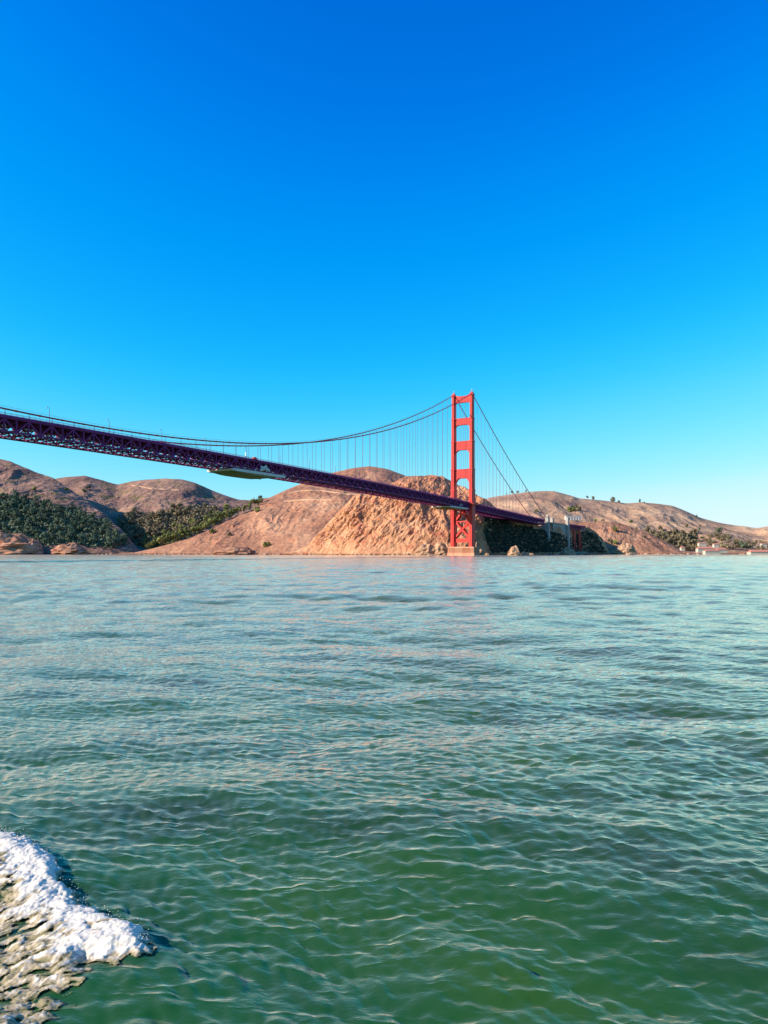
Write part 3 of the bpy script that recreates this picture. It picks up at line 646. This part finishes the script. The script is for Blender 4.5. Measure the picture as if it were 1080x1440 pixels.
bundle(L_of(371), 13.9, deck(L_of(371)) - 6.0, 3.6, 'tarp_bundle', 'bundled pale tarpaulins hung on the near truss above the long platform', 'tarpaulin', M['tarp'], 3)
bundle(40, 13.9, deck(40) - 7.0, 2.6, 'tarp_bundle', 'grey bundled sheeting on the truss beside the right tower leg', 'tarpaulin', M['steel'], 5)
o = MB(); o.box(-2.6, 2.6, -.9, .9, 0, 1.0); o.box(-1.6, 1.2, -.7, .7, 1.0, 1.9); o.beam((-1.4, 0, 1.9), (1.0, 0, 1.9), .2, .3)
o = o.build('equipment_box', M['orange'], None); o.location = B2W(L_of(358), 13.3, deck(L_of(358)) + .2); o.rotation_euler = (0, 0, BRZ)
tag(o, 'small orange equipment box on the deck edge above the long platform', 'equipment box')
o = MB(); o.box(-.8, .8, -.08, .08, 1.6, 5.2); o.beam((0, 0, 0), (0, 0, 1.6), .16, .16); o.box(-.9, .9, -.11, -.085, 3.2, 3.4)
o = o.build('deck_sign', M['white'], None); o.location = B2W(L_of(345) - 1.0, 12.6, deck(L_of(345))); o.rotation_euler = (0, 0, BRZ + .9)
tag(o, 'white blank panel sign standing by the lamp above the long platform', 'sign')

# ------------------------------------------------------------------ trees, shrubs
def leaf_mat(name, a, b, c):
    m, t, p = mat(name); oi = t.nodes.new('ShaderNodeObjectInfo')
    n = noise_node(t, .22, 4); col = ramp(t, n, [(.32, a), (.5, b), (.68, c)])
    h = t.nodes.new('ShaderNodeHueSaturation'); t.links.new(col, h.inputs['Color'])
    mr = t.nodes.new('ShaderNodeMapRange'); mr.inputs['To Min'].default_value = .7; mr.inputs['To Max'].default_value = 1.35
    t.links.new(oi.outputs['Random'], mr.inputs['Value']); t.links.new(mr.outputs[0], h.inputs['Value'])
    t.links.new(h.outputs[0], p.inputs['Base Color']); p.inputs['Roughness'].default_value = .85; p.inputs['Specular IOR Level'].default_value = .15
    return m
M['leaf_dk'] = leaf_mat('dark_foliage', (.055, .085, .055), (.095, .13, .08), (.16, .18, .10))
M['leaf_shade'] = leaf_mat('shade_foliage', (.020, .034, .030), (.035, .055, .042), (.06, .08, .055))  # near-black leaf tones, the slope's shadow put into the colour
M['leaf_ol'] = leaf_mat('olive_foliage', (.13, .11, .065), (.19, .15, .085), (.26, .20, .11))
M['leaf_gr'] = leaf_mat('green_foliage', (.10, .11, .035), (.17, .18, .05), (.27, .25, .085))
M['bark'] = simple('bark', (.10, .07, .05), (.16, .12, .09), .8, .9, .2)
def crown_mesh(name, w, h, z0, seed, n=420, lobes=9, leaf=.95, material='leaf_dk'):
    rs = random.Random(seed); V = []; Fc = []; L_ = []
    for i in range(lobes):
        a = rs.uniform(0, 2 * math.pi); q = rs.random() ** .5; zz = rs.random()
        wr = w * .5 * (.35 + .65 * math.sin(math.pi * min(1, .25 + .75 * zz)))
        L_.append((Vector((math.cos(a) * q * wr * .75, math.sin(a) * q * wr * .75, z0 + (h - z0) * (.15 + .75 * zz))), w * rs.uniform(.16, .28)))
    for i in range(n):
        c, r = rs.choice(L_); d = Vector((rs.gauss(0, 1), rs.gauss(0, 1), rs.gauss(0, .8))).normalized()
        p = c + d * r * rs.uniform(.55, 1.12); s_ = leaf * rs.uniform(.5, 1.15)
        u = d.cross(Vector((rs.gauss(0, 1), rs.gauss(0, 1), rs.gauss(0, 1)))).normalized(); v_ = d.cross(u) + d * rs.uniform(-.5, .5)
        b = len(V); V += [p - u * s_, p + v_ * s_ * .8, p + u * s_ * .9, p - v_ * s_ * .7]; Fc.append([b, b + 1, b + 2, b + 3])
    me = bpy.data.meshes.new(name); me.from_pydata([tuple(q) for q in V], [], Fc); me.materials.append(M[material]); return me
def trunk_mesh(name, h, r, seed):
    rs = random.Random(seed); mb = MB(); top = Vector((rs.uniform(-.4, .4), rs.uniform(-.4, .4), h * .75))
    mb.tube([(0, 0, -1.2), (0, 0, h * .3), tuple(top)], [r, r * .75, r * .3], 6)
    for i in range(4):
        a = rs.uniform(0, 6.28); z = h * rs.uniform(.3, .6); mb.tube([(0, 0, z), (math.cos(a) * h * .22, math.sin(a) * h * .22, z + h * .2)], [r * .4, r * .12], 5)
    me = bpy.data.meshes.new(name); me.from_pydata(mb.v, [], mb.f); me.materials.append(M['bark']); return me
SPEC = {}
for key, w, h, z0, m_ in (('dk', 13, 13, 3, 'leaf_dk'), ('ol', 12, 10, 2, 'leaf_ol'), ('gr', 11, 13, 2.5, 'leaf_gr'), ('pine', 6.5, 17, 3, 'leaf_dk')):
    SPEC[key] = [(trunk_mesh('trunk', h, .4, s_), crown_mesh('crown', w, h, z0, s_ * 7 + len(key), material=m_)) for s_ in range(5)]
SH = [crown_mesh('foliage', 5, 2.6, .2, 100 + i, n=160, lobes=5, leaf=.6, material=('leaf_dk', 'leaf_ol', 'leaf_gr')[i % 3]) for i in range(6)]
SHT = trunk_mesh('stem', 2.4, .12, 9)
def tree(kind, p, s_, label, cat, group, name='tree', rs=random):
    root = empty(name, p, rs.uniform(0, 6.28)); root.scale = (s_ * rs.uniform(.85, 1.15), s_ * rs.uniform(.85, 1.15), s_)
    t_, c_ = rs.choice(SPEC[kind])
    for nm, me in (('trunk', t_), ('crown', c_)):
        o = bpy.data.objects.new(nm, me); COL.objects.link(o); o.parent = root
    return tag(root, label, cat, group)
def shrub(i, p, s_, label, group=None, rs=random):
    root = empty('shrub', p, rs.uniform(0, 6.28)); root.scale = (s_, s_, s_)
    for nm, me in (('stem', SHT), ('foliage', SH[i % 6])):
        o = bpy.data.objects.new(nm, me); COL.objects.link(o); o.parent = root
    return tag(root, label, 'shrub', group)
rs = random.Random(12)
def in_poly(x, y, P):
    c = False
    for i in range(len(P)):
        (ax, ay), (bx, by) = P[i], P[i - 1]
        if (ay > y) != (by > y) and x < (bx - ax) * (y - ay) / (by - ay) + ax: c = not c
    return c
def scatter(hill, P, n, dmin):
    pts = []; xs = [p[0] for p in P]; ys = [p[1] for p in P]; tries = 0
    while len(pts) < n and tries < 20000:
        tries += 1; x, y = rs.uniform(min(xs), max(xs)), rs.uniform(min(ys), max(ys))
        if in_poly(x, y, P) and all((x - a) ** 2 + ((y - b) * 1.6) ** 2 > dmin ** 2 for a, b in pts): pts.append((x, y))
    return [hill.at(*p) for p in pts]
def undergrowth(hill, P, n, m_, label, sz=2.2, top=3.5, sg=4):
    V = []; Fc = []
    for p in scatter(hill, P, n, .2):
        for q in range(5):
            c = p + Vector((rs.gauss(0, sg), rs.gauss(0, sg), rs.uniform(.3, top))); d = Vector((rs.gauss(0, 1), rs.gauss(0, 1), rs.gauss(0, 1))).normalized(); u = d.orthogonal(); v_ = d.cross(u); s_ = sz * rs.uniform(.5, 1)
            b = len(V); V += [c - u * s_, c + v_ * s_, c + u * s_, c - v_ * s_]; Fc.append([b, b + 1, b + 2, b + 3])
    o = link_mesh('undergrowth', V, Fc, [M[m_]]); tag(o, label, 'undergrowth', kind='stuff')
PF = [(-30, 700), (20, 699), (50, 703), (85, 712), (108, 718), (130, 728), (150, 736), (172, 756), (184, 766), (150, 771), (100, 764), (60, 768), (-30, 756)]
for p in scatter(A1, PF, 150, 4.6): tree('dk', p, rs.uniform(1.0, 1.5), 'dark green tree in the dense wood on the far left slope', 'tree', 'dark trees of the left wood', rs=rs)
undergrowth(A1, PF, 2600, 'leaf_dk', 'dark undergrowth beneath the trees of the left wood')
PG = [(160, 731), (185, 722), (225, 720), (262, 712), (300, 712), (312, 722), (285, 745), (255, 758), (215, 768), (178, 768)]
for p in scatter(A2, PG, 66, 5.5): tree('ol', p, rs.uniform(1.3, 2.0), 'olive grey tree in the valley left of the brown hill', 'tree', 'olive trees in the valley', rs=rs)
undergrowth(A2, PG, 1500, 'leaf_ol', 'olive scrub between the valley trees left of the brown hill', 2.6)
PGR = [(196, 770), (215, 757), (250, 742), (290, 728), (322, 716), (330, 722), (300, 738), (262, 757), (235, 768), (210, 773)]
for p in scatter(A2, PGR, 34, 4.5): tree('gr', p, rs.uniform(1.1, 1.7), 'yellow green tree on the valley slope just left of the brown hill', 'tree', 'yellow green trees along the brown hill', rs=rs)
undergrowth(A2, PGR, 500, 'leaf_gr', 'yellow green scrub along the left edge of the brown hill', 2.2)
for i, (a, b, s_) in enumerate([(214, 770, .9), (226, 765, 1.1), (238, 762, 1.1), (249, 760, 1.0), (254, 752, 1.2), (262, 755, 1.1), (272, 749, 1.1), (280, 747, .8), (288, 742, 1.1), (296, 738, 1.2), (302, 732, 1.2), (310, 729, 1.2), (318, 725, 1.1), (325, 722, 1.2), (333, 719, 1.1), (341, 716, 1.0), (349, 712, 1.0), (357, 709, 1.1), (364, 706, .9), (208, 768, .8), (244, 755, 1.0)]):
    tree('gr', BB.at(a, b), s_ * 1.55, 'bright green tree in the row climbing the left edge of the brown hill', 'tree', 'green trees on the left edge of the brown hill', rs=rs)
PR1 = [(905, 745), (930, 748), (950, 748), (978, 752), (985, 768), (975, 776), (955, 774), (938, 764), (918, 755)]
for p in scatter(CC, PR1, 34, 5): tree('ol', p, rs.uniform(1.2, 1.8), 'grey green tree in the grove beside the village shore', 'tree', 'trees of the grove left of the village', rs=rs)
PR2 = [(985, 752), (1010, 753), (1030, 760), (1052, 760), (1056, 772), (1040, 776), (1020, 774), (1000, 768), (985, 764)]
for p in scatter(CC, PR2, 22, 5.5): tree('ol', p, rs.uniform(1.2, 1.7), 'olive tree among the red roofed houses by the shore', 'tree', 'trees between the village houses', rs=rs)
PR3 = [(1055, 765), (1100, 765), (1110, 776), (1060, 776)]
for p in scatter(CC, PR3, 9, 6): tree('ol', p, rs.uniform(1.1, 1.6), 'olive tree behind the long red roofed shed at the right edge', 'tree', 'trees behind the right shed', rs=rs)
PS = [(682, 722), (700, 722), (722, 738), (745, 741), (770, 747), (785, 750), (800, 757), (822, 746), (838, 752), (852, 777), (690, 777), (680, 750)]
undergrowth(B2, PS, 5200, 'leaf_shade', 'dark leaf carpet added as shadow on the steep slope behind the side span', 1.3, .5, 1.2)  # low dark leaves added to stand in for the slope's shadow
undergrowth(CC, PR1, 500, 'leaf_ol', 'scrub under the grove left of the village', 2.2)
for a, b, s_, lab in ((983, 748, 1.25, 'tall dark blue green pine above the grove on the right hillside'), (981, 752, .9, 'smaller dark pine leaning against the tall pine above the grove')):
    tree('pine', CC.at(a, b), s_, lab, 'tree', None, 'pine_tree', rs)
for a, b, s_, k, lab in ((1012, 752, 1.5, 'dk', 'round dark tree standing alone on the slope above the village'), (1048, 776, 1.5, 'dk', 'dark tree between the village houses and the long shed'), (1043, 771, 1.2, 'dk', 'dark crown just behind the dark tree beside the long shed'),
                         (966, 742, 1.0, 'ol', 'thin pale tree on the right slope above the grove'), (719, 693.2, .8, 'dk', 'dark tree on the ridge seen beside the upper side span cable'), (712, 694.2, .45, 'dk', 'tiny tree on the ridge left of the cables'),
                         (728, 693, .8, 'ol', 'low olive tree on the ridge between the two cables'), (740, 692, .7, 'ol', 'low olive tree on the ridge right of the upper cable'), (826, 702, .8, 'dk', 'left tree of the pair on the ridge above the white arcade'),
                         (834, 703, 1.0, 'ol', 'right broad tree of the pair on the ridge above the white arcade'), (862, 706, 1.4, 'ol', 'largest tree on the right ridge line'), (870, 707.5, .8, 'ol', 'low tree on the ridge right of the largest ridge tree'),
                         (900, 707, .8, 'dk', 'lone round tree on top of the right ridge'), (906, 708, .5, 'ol', 'small bush tree right of the lone ridge tree'), (981, 727, .5, 'dk', 'tiny dark tree where the right ridge falls away')):
    tree(k, CC.at(a, b), s_ * 1.15, lab, 'tree', None, 'tree', rs)
for i, (a, b, s_, h_, lab) in enumerate([(804, 720, 4.5, CC, 'largest dark shrub on the pale slope above the white arcade'), (811, 717, 4, CC, 'right dark shrub on the pale slope above the white arcade'), (754, 719, 2, CC, 'small dark shrub on the pale slope beside the cables'),
                                   (866, 748, 3.2, DD, 'dark round shrub standing alone on the orange spur'), (858, 763, 2.4, DD, 'olive shrub low on the spur beside the shaded slope'), (866, 766, 2.8, DD, 'yellow green shrub low on the orange spur'),
                                   (888, 735, 2.2, CC, 'dark shrub above the crest of the orange spur'), (897, 740, 1.6, DD, 'small shrub on the ridge of the orange spur'), (907, 756, 1.5, DD, 'small dark shrub low on the right flank of the spur'),
                                   (838, 733.5, 1.8, DD, 'low shrub on the spur crest right of the approach span'), (848, 732.8, 1.6, DD, 'rightmost low shrub on the spur crest'), (361, 721, 3.2, BB, 'dark shrub on the brown hill right of the green tree row'),
                                   (300, 750, 2.6, BB, 'shrub on the rocky slope below the green tree row'), (322, 753, 1.8, BB, 'small green shrub low on the brown hill'), (376, 769, 2.4, BB, 'dark shrub at the foot of the brown hill'),
                                   (48, 690, 2.4, A1, 'dark shrub on the mauve hill above the left wood'), (124, 688, 3.0, A2, 'dark shrub clump high in the fold between left hills'), (117, 692, 2.4, A2, 'lower dark shrub in the fold between left hills'), (95, 690, 2, A1, 'shrub on the crest above the left wood')]):
    shrub(i if i % 3 else i + 2, h_.at(a, b), s_ * 1.35, lab, None, rs)

# ------------------------------------------------------------------ shore rocks
def rock(a, b0, b1, w, Y, label, seed, mt='rock'):
    rs_ = random.Random(seed); base = px(a, HY, Y); base.z = -.6; h = (b0 and (HY + HC * F / Y - b0) / F * Y) ; W = w / F * Y
    n, m_ = 22, 12; V = []; Fc = []
    for j in range(m_ + 1):
        v = j / m_
        for i in range(n):
            th = 2 * math.pi * i / n; r = (1 - v ** 1.7) ** .5 if v < 1 else 0
            x, y, z = math.cos(th) * r * W / 2, math.sin(th) * r * W * .4, v * h
            f_ = 1 + .5 * float(ridged(np.array(math.cos(th) * 1.6 + seed), np.array(math.sin(th) * 1.6 + v * 2.2), 4, .6) - .5)
            V.append((x * f_, y * f_, z * (1 + .35 * float(fbm(np.array(x / W * 4 + seed), np.array(y / W * 4), 3)))))
    for j in range(m_):
        for i in range(n): Fc.append([j * n + i, j * n + (i + 1) % n, (j + 1) * n + (i + 1) % n, (j + 1) * n + i])
    o = link_mesh('shore_rock', V, Fc, [M[mt]]); o.location = base; tag(o, label, 'rock')
rock(723, 768, 781, 13, 1120, 'tall pale orange rock standing in the water right of the tower', 1)
rock(738, 776, 781, 9, 1130, 'low rock just right of the tall pale rock', 2); rock(747, 777, 781, 6, 1150, 'small low rock second to the right of the tall pale rock', 3)
rock(782, 776, 781, 6, 1230, 'small round rock below the first concrete pylon', 4); rock(799, 770, 781, 15, 1290, 'broad orange rock in the water below the second pylon', 5)
rock(816, 775, 781, 24, 1320, 'long low orange rock right of the broad one', 6)
rock(671, 762, 781, 5, 1052, 'small pointed rock beside the right side of the tower pier', 7); rock(676, 772, 781, 7, 1060, 'blocky pale rock at the foot of the tower pier', 8)
rock(685, 777, 781, 5, 1075, 'low rock between the tower pier and the shaded slope', 9)
rock(880, 764, 781, 20, 1540, 'pinkish jagged outcrop at the foot of the orange spur', 12)
rock(600, 765, 781, 22, 1074, 'white streaked outcrop at the cliff foot left of the tower pier', 14); rock(620, 763, 781, 16, 1070, 'jagged outcrop touching the left end of the tower pier', 15)

rock(14, 750, 781, 56, 1490, 'wide orange cliff outcrop below the dark wood at the left edge', 21, 'hill_brown'); rock(45, 757, 781, 22, 1492, 'steep orange outcrop right of the widest one below the left wood', 22, 'hill_brown')
rock(97, 763, 781, 34, 1498, 'low orange outcrop at the foot of the left wood by the beach', 23, 'hill_brown'); rock(330, 768, 781, 40, 1352, 'pale white streaked outcrop at the foot of the brown hill', 24, 'hill_brown')
mb = MB(); rq = random.Random(77)
for hill, x0, x1, n in ((A1, 0, 195, 130), (BB, 195, 400, 170), (B2, 415, 664, 260), (B2, 668, 850, 110), (DD, 856, 1085, 170)):
    for k in range(n):
        q = rq.uniform(x0, x1); i = int(np.argmin(np.abs(hill.a - q))); j = int(np.argmax(hill.Z[i, :hill.rows] > rq.uniform(-.6, 1.0)))
        c = Vector((hill.X[i, j] + rq.uniform(-2, 2), hill.Y[i, j] - abs(rq.gauss(0, 4)), -.4)); w = rq.choice((.8, 1.1, 1.6, 2.6)) * rq.uniform(.7, 1.4)
        mb.tube([c, c + Vector((rq.uniform(-.2, .2) * w, 0, w * .55)), c + Vector((rq.uniform(-.4, .4) * w, 0, w * rq.uniform(.8, 1.3)))], [w * 1.1, w * rq.uniform(.7, 1), w * .2], 5)
tag(mb.build('shore_rubble', M['rock']), 'broken orange rubble along the waterline of the far shore', 'rubble', kind='stuff')
# ------------------------------------------------------------------ buildings
def house(name, a0, a1, brow, Y, wall_h, roof_h, depth, label, cat, nwin=6, rz=0.0, wallm='stucco', roofm='roof', group=None):
    c = px((a0 + a1) / 2, brow, Y); c.z = max(c.z, 1.5) ; W = (a1 - a0) / F * Y / 2; D_ = depth / 2
    root = empty(name, c, rz); tag(root, label, cat, group)
    mb = MB(); mb.box(-W, W, -D_, D_, -4, wall_h); w_ = mb.build('wall', M[wallm], root)
    if roofm:
        mb = MB(); e = .8; mb.quadbox([(-W - e, -D_ - e, wall_h + .01), (W + e, -D_ - e, wall_h + .01), (W + e, D_ + e, wall_h + .01), (-W - e, D_ + e, wall_h + .01)],
                   [(-W + D_ * .6, -.2, wall_h + roof_h), (W - D_ * .6, -.2, wall_h + roof_h), (W - D_ * .6, .2, wall_h + roof_h), (-W + D_ * .6, .2, wall_h + roof_h)])
        mb.build('roof', M[roofm], root)
    for i in range(nwin):
        x = -W + 2 * W * (i + .5) / nwin; mb = MB(); mb.box(x - .7, x + .7, -D_ - .06, -D_ + .3, wall_h * .4, wall_h * .4 + 1.6); mb.build('window', M['glass'], root)
    return root
house('village_house', 980, 1003, 774.5, 1690, 5.0, 4.2, 14, 'white house with red roof behind the low waterfront hall', 'house', 7)
house('waterfront_hall', 990, 1011, 779.0, 1655, 6.5, 3.5, 15, 'low white waterfront hall with red roof nearest the shore', 'building', 9)
house('village_house', 1007, 1021, 775.5, 1690, 4.4, 4.0, 12, 'red roofed white house right of the low waterfront hall', 'house', 5)
house('village_house', 982, 992, 767.0, 1900, 6.5, 2.0, 11, 'cream two storey house among trees above the waterfront', 'house', 4)
house('village_house', 1003, 1010, 768.5, 1880, 6.0, 2.5, 10, 'small pale house among trees above the red roofed house', 'house', 3)
house('long_shed', 1053, 1110, 778.8, 1660, 4.2, 5.2, 18, 'long low shed with red roof at the right edge of the shore', 'building', 16)
house('village_house', 1070, 1077, 767.5, 1900, 5.5, 2.0, 10, 'small white house in the trees behind the long shed', 'house', 3)
house('village_house', 957, 962, 772.5, 1760, 4.5, 3.2, 10, 'small pink roofed hut at the left edge of the grove', 'house', 2)
# white arcade on the road above the approach
c = px(806, 729.5, 1900); root = empty('white_arcade', c, .1); tag(root, 'long low white building with arched openings above the bridge approach', 'building')
mb = MB(); Wd = 23 / F * 1900 / 2
mb.box(-Wd, Wd, -3, 3, 4.2, 6.4); mb.box(-Wd, Wd, 2.0, 3, -3, 4.2)
na = 6
for i in range(na + 1):
    x = -Wd + 2 * Wd * i / na; x0, x1 = max(-Wd, x - 1.3), min(Wd, x + 1.3); mb.box(x0, x1, -3, 2, -3, 4.19)
mb.build('arcade_wall', M['white'], root)
mb = MB(); mb.box(-Wd - .5, Wd + .5, -3.6, 3.6, 6.42, 7.0); mb.build('flat_roof', M['white'], root)
